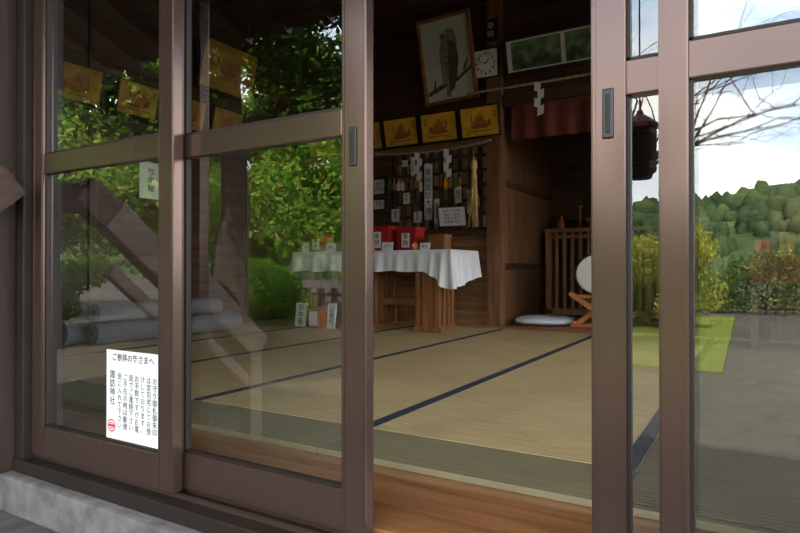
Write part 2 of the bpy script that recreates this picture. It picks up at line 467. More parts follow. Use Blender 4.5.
# ------------------------------------------------------------------ sliding doors
def door(name, x0, x1, y, st=0.06, handle=None):
    d = MB(name); t = 0.034; H = 1.755
    d.b2(x0, x0+st, y-t/2, y+t/2, 0, H, ALU, bev=0.004)
    d.b2(x1-st, x1, y-t/2, y+t/2, 0, H, ALU, bev=0.004)
    d.b2(x0+st, x1-st, y-t/2+0.002, y+t/2-0.002, 0, 0.098, ALU, bev=0.003)
    d.b2(x0+st, x1-st, y-t/2+0.002, y+t/2-0.002, 0.909, 0.972, ALU, bev=0.003)
    d.b2(x0+st, x1-st, y-t/2+0.002, y+t/2-0.002, H-0.07, H, ALU, bev=0.003)
    for z0, z1 in ((0.098, 0.909), (0.972, H-0.07)):
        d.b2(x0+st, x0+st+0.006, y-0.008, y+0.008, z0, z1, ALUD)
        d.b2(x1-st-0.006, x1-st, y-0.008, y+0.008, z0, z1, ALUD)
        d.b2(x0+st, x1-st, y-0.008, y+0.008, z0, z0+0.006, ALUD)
        d.poly([(x0+st, y, z0), (x1-st, y, z0), (x1-st, y, z1), (x0+st, y, z1)], GLASS)
    for xs in (x0, x1-st):
        d.b2(xs+0.004, xs+0.009, y-t/2-0.002, y-t/2+0.002, 0.01, H-0.01, ALU)
        d.b2(xs+st-0.009, xs+st-0.004, y-t/2-0.002, y-t/2+0.002, 0.01, H-0.01, ALU)
    if handle:
        hx = x0+st/2 if handle == 'L' else x1-st/2
        d.b2(hx-0.010, hx+0.010, y-t/2-0.004, y-t/2+0.003, 0.835, 0.925, BLACK, bev=0.004)
        d.b2(hx-0.004, hx+0.004, y-t/2-0.0055, y-t/2, 0.845, 0.915, ALUD, bev=0.002)
    return d.build()
door('door_1', -2.033, -1.345, 1.085)
door('door_2', -1.430, -0.753, 1.130, 0.067, 'R')
door('door_3', -0.260, 0.420, 1.130, 0.061, 'L')
door('door_4', -0.1405, 0.560, 1.085, 0.046)

m = MB('paper_notice')
nx, nz, ny = -1.538, 0.236, 1.0835
m.b2(nx-0.118, nx+0.118, ny-0.0012, ny-0.0004, nz-0.130, nz+0.130, PAPER)
F = lambda dx, dz: face(nx+dx, ny-0.0018, nz+dz)
m.text('ご参拝の皆さまへ', 0.024, INK, F(0.004, 0.108), bold=0.0003)
cols = ['お守り御札御朱印', 'は宮司宅にてお授', 'けしております。', 'お手数ですがお電', '話でご連絡下さい', 'ご不在の時は郵便', '受に入れて下さい', '諏訪神社']
for i, c in enumerate(cols):
    m.text('\n'.join(c), 0.0205 if i < 7 else 0.026, INK, F(0.102-0.0262*i-(0.008 if i == 7 else 0), -0.018 if i < 7 else 0.018), line=0.99, bold=0.0001)
cx, cz = nx-0.093, nz-0.092
for rr in ((0.019, 0.015), (0.010, 0.007)):
    for k in range(20):
        a0 = 2*math.pi*k/20; a1 = 2*math.pi*(k+1)/20
        m.poly([(cx+rr[0]*math.cos(a0), ny-0.0019, cz+rr[0]*math.sin(a0)), (cx+rr[0]*math.cos(a1), ny-0.0019, cz+rr[0]*math.sin(a1)),
                (cx+rr[1]*math.cos(a1), ny-0.0019, cz+rr[1]*math.sin(a1)), (cx+rr[1]*math.cos(a0), ny-0.0019, cz+rr[1]*math.sin(a0))], REDINK)
m.b2(cx-0.013, cx+0.013, ny-0.0021, ny-0.0012, cz-0.003, cz+0.003, REDINK)
m.build()

# ------------------------------------------------------------------ table + cloth
TX0, TX1, TY0, TY1, TZ = -4.20, -2.37, 4.86, 5.44, 0.78
m = MB('offering_table')
m.b2(TX0, TX1, TY0, TY1, TZ-0.035, TZ, W_TABLE, bev=0.004)
for x in (-4.02, -3.28, -2.62):
    m.b2(x-0.05, x+0.05, TY0+0.03, TY1-0.03, 0.0235, 0.065, W_TABLE, bev=0.006)
    m.b2(x-0.04, x+0.04, TY0+0.03, TY1-0.03, 0.68, 0.745, W_TABLE, bev=0.004)
    for k in range(6):
        y = TY0+0.06+k*0.092
        m.b2(x-0.025, x+0.025, y-0.03, y+0.03, 0.06, 0.69, W_TABLE, bev=0.004)
for k in range(4):
    m.b2(-2.75+k*0.066, -2.75+k*0.066+0.05, TY0+0.03, TY0+0.06, 0.06, 0.69, W_TABLE, bev=0.006)
m.b2(-2.77, -2.47, TY0+0.02, TY0+0.07, 0.0235, 0.07, W_TABLE, bev=0.006)
m.b2(-4.02, -2.62, 5.13, 5.17, 0.25, 0.31, W_TABLE, bev=0.004)
m.build()

m = MB('tablecloth')
e = 0.012
per = []
def seg(a, b, n):
    for i in range(n): per.append((a[0]+(b[0]-a[0])*i/n, a[1]+(b[1]-a[1])*i/n))
seg((TX0-e, TY1+e), (TX0-e, TY0-e), 16); seg((TX0-e, TY0-e), (TX1+e, TY0-e), 110); seg((TX1+e, TY0-e), (TX1+e, TY1+e), 40); seg((TX1+e, TY1+e), (TX0-e, TY1+e), 40)
L = len(per); rows = 9; vs = []; fs = []
for i, (x, y) in enumerate(per):
    dc = math.hypot(x-TX1, y-TY0)
    drop = 0.20+0.16*math.exp(-(dc/0.16)**2) if not (x > TX1 and y > TY0) else 0.20+0.13*(1-min(1, dc/0.7))+0.03
    nxn = 1 if x > TX1 else (-1 if x < TX0 else 0); nyn = -1 if y < TY0 else (1 if y > TY1 else 0)
    for r in range(rows):
        f = r/(rows-1)
        wv = (math.sin(i*0.42)*0.010+math.sin(i*0.95+1)*0.006)*f + 0.018*f
        if dc < 0.2: wv += 0.03*f*math.sin(i*0.9)
        vs.append((x+nxn*wv, y+nyn*wv, TZ+0.006-drop*f + 0.006*f*math.sin(i*0.3)))
for i in range(L):
    j = (i+1) % L
    for r in range(rows-1):
        fs.append((i*rows+r, i*rows+r+1, j*rows+r+1, j*rows+r))
fs.append(tuple(i*rows for i in range(L)))
m.add(vs, fs, CLOTH, smooth=False)
ob = m.build()
for p in ob.data.polygons:
    if len(p.vertices) == 4: p.use_smooth = True

TT = TZ+0.0065
def offer_box(name, x, y, w, d, h, mat, label=True):
    b = MB(name)
    b.b2(x-w/2, x+w/2, y-d/2, y+d/2, TT, TT+h, mat, bev=0.006)
    b.b2(x-w/2-0.008, x+w/2+0.008, y-d/2-0.008, y+d/2+0.008, TT+h-0.03, TT+h, mat, bev=0.005)
    b.b2(x-w*0.3, x+w*0.3, y-0.012, y+0.012, TT+h-0.001, TT+h+0.002, INK)
    if label:
        b.b2(x-0.045, x+0.045, y-d/2-0.012, y-d/2-0.009, TT+0.03, TT+h-0.06, PAPER)
        b.text('\n'.join('奉納'), 0.06, INK, face(x, y-d/2-0.0135, TT+h/2-0.01))
    return b.build()
offer_box('red_offering_box', -3.24, 5.10, 0.26, 0.20, 0.25, RED)
offer_box('red_offering_box', -2.93, 5.12, 0.21, 0.18, 0.23, RED)
offer_box('red_offering_box', -4.02, 5.10, 0.18, 0.18, 0.20, RED)
offer_box('wooden_coin_box', -2.60, 5.10, 0.17, 0.14, 0.15, W_TABLE, False)
offer_box('wooden_coin_box', -3.62, 5.12, 0.16, 0.14, 0.14, W_TABLE, False)

def card(name, x, y, w, h, z, txt, mat=PAPER, size=0.03):
    b = MB(name)
    M = face(x, y, z+h/2*math.cos(0.2), -0.2)
    b.box((0, 0, 0), (w, h, 0.003), mat, M=M, bev=0.001)
    b.text(txt, size, INK, M @ Matrix.Translation((0, 0, 0.003)))
    M2 = face(x, y+h*0.2, z+h/2*0.98, 0.2)
    b.box((0, 0, 0), (w*0.5, h, 0.003), mat, M=M2)
    return b.build()
card('price_card', -3.08, 4.93, 0.13, 0.085, TT, 'お守り')
card('price_card', -3.30, 4.93, 0.15, 0.07, TT, '御神籤')
card('price_card', -2.68, 4.95, 0.11, 0.07, TT, '絵馬')
card('price_card', -3.78, 4.95, 0.13, 0.09, TT, '御札')
card('price_card', -4.10, 4.93, 0.08, 0.11, TT, '100')
for x, y in ((-3.46, 5.0), (-2.80, 4.97)):
    b = MB('daruma_figure')
    M = Matrix.Translation((x, y, TT))
    b.lathe([(0.001, 0), (0.03, 0.0), (0.038, 0.02), (0.036, 0.045), (0.026, 0.066), (0.012, 0.076), (0.001, 0.078)], ORANGE, 16, M)
    b.ell((0, -0.026, 0.045), (0.018, 0.012, 0.018), PAPER, 10, M)
    b.build()

b = MB('floor_offering_box'); b.b2(-3.86, -3.72, 4.68, 4.80, 0.0235, 0.235, ORANGE, bev=0.005)
b.b2(-3.87, -3.71, 4.67, 4.81, 0.215, 0.24, W_TABLE, bev=0.004); b.b2(-3.84, -3.74, 4.672, 4.676, 0.05, 0.19, PAPER); b.build()
def standsign(x, y, w, h, txt):
    b = MB('standing_sign')
    M = face(x, y, 0.0235+h/2, -0.12)
    b.box((0, 0, 0), (w, h, 0.01), PAPER, M=M, bev=0.002)
    b.text('\n'.join(txt), w*0.5, INK, M @ Matrix.Translation((0, 0, 0.007)))
    b.box((x, y+0.05, 0.0235+h*0.35), (w*0.4, 0.006, h*0.72), W_TABLE, rot=(0.25, 0, 0))
    b.build()
standsign(-4.00, 4.74, 0.14, 0.24, '御神籤')
standsign(-3.58, 4.70, 0.10, 0.25, '初穂料')

# ------------------------------------------------------------------ rolled carpets
m = MB('rolled_carpet')
def roll(cx, z, y0, y1, r, mb):
    M = Matrix.Translation((cx, y0, z)) @ Euler((math.radians(-90), 0, 0)).to_matrix().to_4x4()
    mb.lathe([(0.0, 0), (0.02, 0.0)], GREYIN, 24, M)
    Ln = y1-y0
    mb.lathe([(0.022, 0.02), (0.024, 0), (r*0.45, -0.004), (r*0.47, 0.004), (r*0.7, -0.002), (r*0.72, 0.005), (r*0.96, 0), (r, 0.008), (r, Ln*0.3), (r*1.01, Ln*0.6), (r, Ln-0.008), (r*0.96, Ln), (0.02, Ln)], GREYROLL, 28, M)
roll(-4.55, 0.1135, 2.60, 4.30, 0.09, m); roll(-4.35, 0.1085, 2.72, 4.20, 0.085, m); roll(-4.45, 0.262, 2.80, 4.05, 0.078, m)
m.build()

# ------------------------------------------------------------------ pictures
def gold_picture(x, y, z, rotz=0.0, seed=0, w=0.42, h=0.31, tilt=0.22, gm=None):
    b = MB('gilded_votive_picture'); rnd = random.Random(seed)
    M = Matrix.Translation((x, y, z)) @ Euler((0, 0, rotz)).to_matrix().to_4x4() @ Euler((math.radians(90)+tilt, 0, 0)).to_matrix().to_4x4()
    b.box((0, 0, -0.004), (w-0.02, h-0.02, 0.008), gm or GOLD, M=M)
    fw = 0.016
    for s_ in (-1, 1):
        b.box((s_*(w/2-fw/2), 0, 0), (fw, h, 0.024), FRAMEK, M=M, bev=0.003)
        b.box((0, s_*(h/2-fw/2), 0), (w-2*fw, fw, 0.024), FRAMEK, M=M, bev=0.003)
    kz = [0.001]
    def blob(cx, cy, rx, ry, mat, n=18, wob=0.15):
        kz[0] += 0.00025; ph = rnd.uniform(0, 6)
        b.poly([(cx+rx*math.cos(2*math.pi*k/n)*(1+wob*math.sin(3*k+ph)), cy+ry*math.sin(2*math.pi*k/n)*(1+wob*math.cos(2*k+ph)), kz[0]) for k in range(n)], mat, M)
    sgn = 1 if seed % 2 else -1
    blob(0, -0.045, 0.10, 0.028, BROWNP)
    blob(sgn*0.10, -0.02, 0.02, 0.035, BROWNP)
    for dx, dy, r_ in ((-0.045, -0.012, 0.03), (0.0, -0.01, 0.032), (0.045, -0.012, 0.03), (-0.02, 0.03, 0.03), (0.024, 0.032, 0.028), (0.0, 0.066, 0.02)):
        blob(dx+rnd.uniform(-.006, .006), dy, r_, r_*0.75, BROWNP)
        blob(dx, dy+0.002, r_*0.6, r_*0.4, ORANGE)
    blob(-sgn*0.085, 0.03, 0.008, 0.06, BROWNP)
    blob(0, -0.092, 0.14, 0.006, BROWNP)
    b.text('奉\n納', 0.03, INK, M @ Matrix.Translation((sgn*0.16, 0.06, 0.002)))
    b.text('諏訪', 0.022, INK, M @ Matrix.Translation((-sgn*0.13, -0.115, 0.002)))
    return b.build()
for i, x in enumerate((-3.74, -3.29, -2.83, -2.375)):
    gold_picture(x, YB-0.125, 2.08, seed=i, w=0.43)
gold_picture(-4.36, YB-0.115, 2.08, seed=5)
for i, y in enumerate((4.45, 3.95, 3.40, 2.85, 2.35)):
    gold_picture(XL+0.13, y, 2.12, rotz=math.radians(90), seed=7+i, gm=GOLD2)
gold_picture(XL+0.16, 4.45, 2.68, rotz=math.radians(90), seed=12, w=0.75, h=0.5, gm=GOLD2)

def frame(b, w, h, fw, dep, mat, M):
    for s_ in (-1, 1):
        b.box((s_*(w/2-fw/2), 0, 0), (fw, h, dep), mat, M=M, bev=0.004)
        b.box((0, s_*(h/2-fw/2), 0), (w-2*fw, fw, dep), mat, M=M, bev=0.004)

b = MB('eagle_painting')
M = face(-2.73, YB-0.14, 2.76, 0.20) @ Euler((0, 0, math.radians(2))).to_matrix().to_4x4()
w_, h_ = 0.60, 0.86
b.box((0, 0, -0.01), (w_-0.02, h_-0.02, 0.012), PICBG, M=M)
frame(b, w_, h_, 0.035, 0.04, W_TABLE, M)
def pl(pts, mat, z): b.poly([(x_, y_, z) for x_, y_ in pts], mat, M)
pl([(-0.26, -0.30), (-0.10, -0.24), (0.10, -0.19), (0.26, -0.10), (0.26, -0.13), (0.10, -0.23), (-0.10, -0.29), (-0.26, -0.34)], BIRDD, -0.002)
pl([(-0.02, 0.26), (0.05, 0.30), (0.11, 0.27), (0.13, 0.18), (0.12, 0.04), (0.07, -0.12), (0.0, -0.22), (-0.07, -0.25), (-0.08, -0.10), (-0.08, 0.08), (-0.05, 0.2)], BIRDG, 0.0)
pl([(0.03, 0.18), (0.11, 0.15), (0.13, 0.0), (0.10, -0.16), (0.05, -0.30), (0.0, -0.33), (0.0, -0.15)], BIRDD, 0.001)
pl([(-0.02, 0.26), (-0.06, 0.235), (-0.045, 0.21), (-0.01, 0.225)], BIRDD, 0.002)
pl([(0.01, 0.255), (0.03, 0.265), (0.035, 0.25), (0.02, 0.245)], PAPER, 0.002)
pl([(-0.03, -0.22), (0.03, -0.22), (0.0, -0.38), (-0.05, -0.37)], BIRDG, 0.0005)
for k in range(5):
    pl([(-0.05+0.01*k, 0.10-0.06*k), (0.02, 0.09-0.06*k), (-0.02, 0.08-0.06*k)], BIRDD, 0.0015)
pl([(0.16, -0.13), (0.22, -0.02), (0.23, -0.03), (0.19, -0.14)], BIRDD, 0.0)
pl([(-0.2, -0.3), (-0.16, -0.18), (-0.15, -0.19), (-0.17, -0.31)], BIRDD, 0.0)
b.build()

b = MB('wall_clock')
M = face(-2.325, YB-0.075, 2.66, 0.05)
b.box((0, 0, 0), (0.28, 0.30, 0.04), FRAMEK, M=M, bev=0.012)
b.box((0, 0, 0.0205), (0.245, 0.265, 0.002), CLOCKF, M=M)
for k in range(12):
    a = math.pi*k/6
    b.text(str(12 if k == 0 else k), 0.042, INK, M @ Matrix.Translation((0.092*math.sin(a), 0.098*math.cos(a), 0.0225)), bold=0.0015)
b.box((0.018, 0.022, 0.0235), (0.010, 0.065, 0.001), INK, rot=(0, 0, -0.7), M=M)
b.box((-0.03, 0.012, 0.0240), (0.007, 0.09, 0.001), INK, rot=(0, 0, 1.2), M=M)
b.build()

b = MB('name_plaque')
M = face(-2.27, YB-0.085, 2.98)
b.box((0, 0, 0), (0.14, 0.22, 0.02), FRAMEK, M=M, bev=0.003)
b.text('奉\n納', 0.08, PAPERG, M @ Matrix.Translation((0, 0, 0.012))); b.build()

b = MB('landscape_picture')
M = face(-1.54, YB-0.13, 2.66, 0.25)
b.box((0, 0, -0.008), (1.10, 0.30, 0.01), PAPERG, M=M)
frame(b, 1.14, 0.34, 0.025, 0.035, FRAMEK, M)
b.box((-0.26, 0.0, -0.001), (0.48, 0.26, 0.002), PICGREEN, M=M)
b.box((0.27, 0.0, -0.001), (0.50, 0.26, 0.002), PICGREEN, M=M)
rr_ = random.Random(8)
for x0_ in (-0.49, 0.03):
    top = [(x0_+0.46*k/14, -0.02+0.05*math.sin(k*0.9)+rr_.uniform(-.02, .02), 0.0012) for k in range(15)]
    b.poly([(x0_, -0.125, 0.0012)]+top[::1]+[(x0_+0.46, -0.125, 0.0012)], PICDK, M)
b.build()

def notice(name, x, z, w, h, txt, mat=PAPER, fr=None, size=0.03, y=YB-0.02, vert=True):
    b = MB(name); M = face(x, y, z)
    b.box((0, 0, 0), (w, h, 0.004), mat, M=M)
    if fr: frame(b, w+0.03, h+0.03, 0.02, 0.02, fr, M)
    b.text('\n'.join(txt) if vert else txt, size, INK, M @ Matrix.Translation((0, 0, 0.0035)), line=0.95)
    return b.build()
notice('framed_certificate', -3.64, 1.53, 0.17, 0.17, '感謝状\n御中\n諏訪神社', PAPERG, FRAMEK, 0.035, vert=False)
notice('framed_certificate', -3.64, 1.33, 0.17, 0.11, '奉賛\n平成', PAPERG, FRAMEK, 0.035, vert=False)
notice('paper_banner', -3.01, 1.43, 0.095, 0.60, '奉納諏訪大神', PAPER, None, 0.085)
notice('paper_strip', -2.91, 1.22, 0.06, 0.26, '家内安全', PAPER, None, 0.045)
notice('paper_strip', -2.53, 1.30, 0.05, 0.24, '交通安全', PAPERG, None, 0.04)
notice('paper_strip', -2.80, 1.72, 0.05, 0.20, '大願成就', PAPERG, None, 0.035)
notice('paper_strip', -3.20, 1.72, 0.05, 0.20, '商売繁盛', PAPER, None, 0.035)
notice('wall_leaflet', -2.66, 1.38, 0.075, 0.17, '御守', PAPER, None, 0.05)
notice('wall_leaflet', -3.30, 1.76, 0.07, 0.07, '札', PAPERG, None, 0.03)
notice('wall_leaflet', -3.42, 1.20, 0.10, 0.14, '絵馬', PAPERG, None, 0.05)
notice('wall_leaflet', -3.14, 1.17, 0.10, 0.12, '祈願', PAPERG, None, 0.045)
notice('wall_leaflet', -3.28, 1.38, 0.08, 0.12, '厄除', PAPER, None, 0.04)
b = MB('framed_notice_board'); M = face(-2.70, YB-0.08, 1.15, 0.2)
b.box((0, 0, 0), (0.31, 0.20, 0.006), PAPER, M=M); frame(b, 0.34, 0.23, 0.02, 0.02, W_DARKX, M)
b.text('お守り 五百円\n御札 八百円\n絵馬 五百円\n御神籤 百円', 0.034, INK, M @ Matrix.Translation((0, 0, 0.005)), line=1.1); b.build()
b = MB('wall_leaflet'); b.b2(XL+0.036, XL+0.04, 3.48, 3.72, 1.26, 1.60, PAPER)
b.text('\n'.join('御由緒'), 0.075, INK, Matrix.Translation((XL+0.042, 3.60, 1.43)) @ Euler((math.radians(90), 0, math.radians(90))).to_matrix().to_4x4()); b.build()

b = MB('hanging_amulets'); rs = random.Random(9)
b.tube([(-3.50, YB-0.05, 1.60), (-3.08, YB-0.05, 1.60)], 0.006, W_TABLE, 8)
b.tube([(-2.86, YB-0.05, 1.60), (-2.56, YB-0.05, 1.60)], 0.006, W_TABLE, 8)
for xx in [-3.47+0.055*k for k in range(8)]+[-2.84+0.055*k for k in range(5)]:
    mt = rs.choice([RED, ORANGE, PAPERG, GREENB, PAPERG, GOLD, PAPER])
    zt = 1.595-rs.uniform(0.03, 0.05); hh = rs.uniform(0.07, 0.11)
    b.tube([(xx, YB-0.052, 1.605), (xx, YB-0.052, zt)], 0.002, PAPER, 4)
    b.add([(xx-0.012, YB-0.056, zt), (xx+0.012, YB-0.056, zt), (xx+0.020, YB-0.058, zt-0.018), (xx+0.020, YB-0.058, zt-hh), (xx-0.020, YB-0.058, zt-hh), (xx-0.020, YB-0.058, zt-0.018)],
          [(0, 5, 4, 3, 2, 1)], mt)
    b.box((xx, YB-0.053, zt-hh/2-0.006), (0.038, 0.008, hh-0.02), mt, bev=0.003)
b.build()

def rope(name, p0, p1, sag, r, shx, mat=ROPE, sh=0.24):
    b = MB(name); p0 = Vector(p0); p1 = Vector(p1)
    def P(f): q = p0.lerp(p1, f); q.z -= sag*4*f*(1-f); return q
    Ln = (p1-p0).length; nt_ = int(Ln/0.02)
    for ph in (0, math.pi):
        pts = []
        for i in range(nt_+1):
            f = i/nt_; q = P(f); a = i*0.9+ph
            pts.append(q+Vector((0, math.cos(a)*r*0.5, math.sin(a)*r*0.5)))
        b.tube(pts, r*0.62, mat, 6)
    for f in shx:
        q = P(f); wz = 0.062; hh = sh/4
        z = q.z-r; x = q.x
        b.tube([(x, q.y-0.01, q.z), (x, q.y-0.012, z-0.02)], 0.002, PAPER, 5)
        for k in range(4):
            xo = (0.016 if k % 2 else -0.016); sl = 0.018 if k % 2 else -0.018
            yo = -0.014-0.002*k
            zt = z-hh*k+0.012
            b.add([(x+xo-wz/2, q.y+yo, zt-sl*0.5), (x+xo+wz/2, q.y+yo-0.002, zt+sl*0.5), (x+xo+wz/2, q.y+yo-0.006, zt-hh-0.010+sl*0.5), (x+xo-wz/2, q.y+yo-0.004, zt-hh-0.010-sl*0.5)],
                  [(0, 1, 2, 3)], PAPER)
    return b.build()
rope('shimenawa_rope', (-3.62, YB-0.14, 1.88), (-2.25, YB-0.14, 1.88), 0.05, 0.012, (0.41, 0.66), sh=0.28)
rope('shimenawa_rope', (-2.50, YB-0.18, 2.36), (0.10, YB-0.18, 2.40), 0.02, 0.013, (0.29, 0.55, 0.8), sh=0.30)

b = MB('straw_ornament')
M = Matrix.Translation((-2.45, YB-0.10, 1.02))
b.tube([(0, 0, 0.80), (0, 0, 0.62)], 0.004, STRAW, 6, M=M)
b.lathe([(0.005, 0.70), (0.026, 0.67), (0.038, 0.62), (0.020, 0.57), (0.026, 0.54), (0.030, 0.50)], STRAW, 12, M)
rs = random.Random(3)
for k in range(64):
    a = rs.uniform(0, 6.28); r0 = rs.uniform(0.004, 0.022); r1 = rs.uniform(0.015, 0.066); zz = rs.uniform(0.0, 0.22)
    if k % 3 == 0: zz += 0.15
    b.tube([(r0*math.cos(a), r0*math.sin(a)*.6, 0.55), (r1*0.6*math.cos(a), r1*0.5*math.sin(a), 0.36), (r1*math.cos(a), r1*math.sin(a)*0.5, zz)], [0.0045, 0.0055, 0.0035], STRAW, 5, M=M)
b.build()

m = MB('red_valance_curtain')
vs = []; fs = []; nx_ = 150; nz_ = 8
for i in range(nx_+1):
    x = -2.08+2.14*i/nx_
    for j in range(nz_+1):
        f = j/nz_
        vs.append((x, YB-0.02+0.010*math.sin(i*0.45)*(0.3+f)+0.006*math.sin(i*0.17), 2.215-0.34*f))
for i in range(nx_):
    for j in range(nz_):
        a = i*(nz_+1)+j; fs.append((a, a+1, a+nz_+2, a+nz_+1))
m.add(vs, fs, REDCL, smooth=True)
m.build()

# ------------------------------------------------------------------ alcove things
m = MB('altar_railing')
x0, x1, y = -2.12, -0.2, 6.88
m.b2(x0, x1, y-0.05, y+0.05, 1.03, 1.075, W_TABLE, bev=0.006)
m.b2(x0, x1, y-0.03, y+0.03, 0.96, 1.0, W_TABLE, bev=0.004)
m.b2(x0, x1, y-0.035, y+0.035, 0.09, 0.16, W_TABLE, bev=0.004)
k = 0
x = x0+0.04
while x < x1:
    big = k % 6 == 0
    r = 0.035 if big else 0.018
    m.b2(x-r, x+r, y-r, y+r, 0.0455 if big else 0.14, 1.05, W_TABLE, bev=0.004); x += 0.09; k += 1
m.build()
m = MB('altar_table')
m.b2(-2.10, -0.3, 7.0, 7.34, 1.03, 1.07, W_DARKX, bev=0.005)
for x in (-2.05, -1.2, -0.35):
    for y in (7.04, 7.30): m.b2(x-0.03, x+0.03, y-0.03, y+0.03, 0.0455, 1.03, W_DARKZ)
m.b2(-2.10, -0.3, 7.2, 7.34, 1.2, 1.24, W_DARKX)
m.b2(-2.09, -2.05, 7.2, 7.34, 1.07, 1.2, W_DARKX); m.b2(-0.35, -0.31, 7.2, 7.34, 1.07, 1.2, W_DARKX)
m.build()
def vase(name, x, y, z, h, mat, kind):
    b = MB(name); M = Matrix.Translation((x, y, z))
    if kind == 'vase':
        b.lathe([(0.001, 0), (0.035, 0), (0.04, 0.02), (0.045, h*0.4), (0.03, h*0.65), (0.014, h*0.8), (0.018, h), (0.010, h), (0.008, h*0.8)], mat, 18, M)
    else:
        b.lathe([(0.001, 0), (0.05, 0), (0.045, 0.02), (0.012, 0.04), (0.012, h*0.4), (0.025, h*0.44), (0.012, h*0.48), (0.010, h*0.7), (0.035, h*0.75), (0.03, h*0.78), (0.012, h*0.78), (0.011, h), (0.001, h)], mat, 18, M)
    b.build()
vase('sake_vase', -2.00, 7.10, 1.0705, 0.17, ORANGE, 'vase')
vase('candlestick', -1.78, 7.10, 1.0705, 0.36, GOLDM, 'c')
vase('sake_vase', -1.45, 7.10, 1.0705, 0.2, PAPERG, 'vase')
b = MB('altar_offering_stand')
b.b2(-1.66, -1.54, 6.95+0.08, 7.15, 1.0705, 1.16, ORANGE, bev=0.005); b.b2(-1.69, -1.51, 7.0, 7.18, 1.16, 1.20, ORANGE, bev=0.005); b.build()

b = MB('floor_cushion')
vs = []; fs = []; nu, nv = 40, 14
for j in range(nv+1):
    ph = -math.pi/2+math.pi*j/nv
    for i in range(nu):
        th = 2*math.pi*i/nu
        sg = lambda v, p: math.copysign(abs(v)**p, v)
        cx_ = sg(math.cos(ph), 0.7)
        vs.append((0.30*cx_*sg(math.cos(th), 0.75), 0.30*cx_*sg(math.sin(th), 0.75), 0.045*sg(math.sin(ph), 0.9)*(1-0.25*math.exp(-(cx_**2)/0.05))))
for j in range(nv):
    for i in range(nu):
        i2 = (i+1) % nu; fs.append((j*nu+i, j*nu+i2, (j+1)*nu+i2, (j+1)*nu+i))
b.add(vs, fs, CUSH, Matrix.Translation((-1.86, 6.02, 0.0905)) @ Matrix.Rotation(0.2, 4, 'Z'), True)
b.build()

b = MB('taiko_drum')
dc_ = Vector((-1.345, 5.98, 0.56))
R = Matrix.Translation(dc_) @ Euler((math.radians(90), 0, math.radians(10))).to_matrix().to_4x4()
b.lathe([(0.17, -0.16), (0.195, -0.1), (0.205, 0), (0.195, 0.1), (0.17, 0.16)], DRUMW, 32, R)
for s_ in (-1, 1):
    b.lathe([(0.001, s_*0.167), (0.165, s_*0.166), (0.178, s_*0.16), (0.184, s_*0.13)], SKIN, 32, R)
    for k in range(24):
        a = 2*math.pi*k/24
        b.ell((0.186*math.cos(a), 0.186*math.sin(a), s_*0.14), (0.007, 0.007, 0.007), IRON, 6, R)
R2 = Matrix.Translation((dc_.x, dc_.y, 0.0455)) @ Euler((0, 0, math.radians(10))).to_matrix().to_4x4()
for sy in (-0.12, 0.10):
    b.box((0, sy, 0.16), (0.60, 0.03, 0.045), ORANGE, rot=(0, 0.62, 0), M=R2, bev=0.004)
    b.box((0, sy+0.031, 0.16), (0.60, 0.03, 0.045), ORANGE, rot=(0, -0.62, 0), M=R2, bev=0.004)
    b.box((0, sy+0.015, 0.02), (0.46, 0.05, 0.035), ORANGE, M=R2, bev=0.004)
    b.box((0, sy+0.015, 0.30), (0.36, 0.04, 0.03), ORANGE, M=R2, bev=0.004)
for sx in (-0.20, 0.20): b.box((sx, 0.015, 0.05), (0.035, 0.32, 0.03), ORANGE, M=R2, bev=0.004)
b.build()

b = MB('amulet_display_stand')
for x in (-0.02, 0.85):
    for y in (5.05, 5.4): b.b2(x-0.025, x+0.025, y-0.025, y+0.025, 0.0305, 0.72, W_DARKZ, bev=0.004)
for z in (0.28, 0.70): b.b2(-0.06, 0.9, 5.0, 5.45, z, z+0.03, W_DARKX, bev=0.004)
b.b2(-0.05, 0.89, 4.995, 5.0, 0.50, 0.70, REDCL)
for k in range(6): b.b2(-0.02+0.15*k, 0.08+0.15*k, 5.1, 5.2, 0.73, 0.82+0.05*(k % 3), (RED, W_TABLE, PAPERG)[k % 3], bev=0.004)
b.build()

# ------------------------------------------------------------------ hanging iron lantern outside
b = MB('hanging_lantern')
M = Matrix.Translation((-0.50, -0.90, 1.05))
b.lathe([(0.001, 0), (0.055, 0.0), (0.06, 0.02), (0.075, 0.03), (0.080, 0.05), (0.076, 0.055), (0.078, 0.24), (0.088, 0.25), (0.092, 0.265), (0.05, 0.30), (0.02, 0.32), (0.012, 0.34), (0.001, 0.345)], IRON, 8, M, False)
for k in range(8):
    a = 2*math.pi*k/8+math.pi/8
    b.box((0.073*math.cos(a), 0.073*math.sin(a), 0.15), (0.006, 0.03, 0.13), BARK, rot=(0, 0, a), M=M)
b.tube([(0, 0, 0.34), (0, 0, 1.52)], 0.004, IRON, 6, M=M)
b.build()

# ------------------------------------------------------------------ outdoors
m = MB('ground')
m.b2(-150, 90, -160, 60, -0.95, -0.751, GRAVEL); m.build()
m = MB('lawn')
cen = [(-0.40, -6.6), (-0.55, -17), (-4.0, -17), (-3.6, -7.2), (-2.4, -6.7)]
m.add([(x, y, -0.748) for x, y in cen]+[(x, y, -0.72) for x, y in cen], [(5, 6, 7, 8, 9)[::-1]]+[(i, (i+1) % 5, (i+1) % 5+5, i+5) for i in range(5)], LAWN)
m.build()

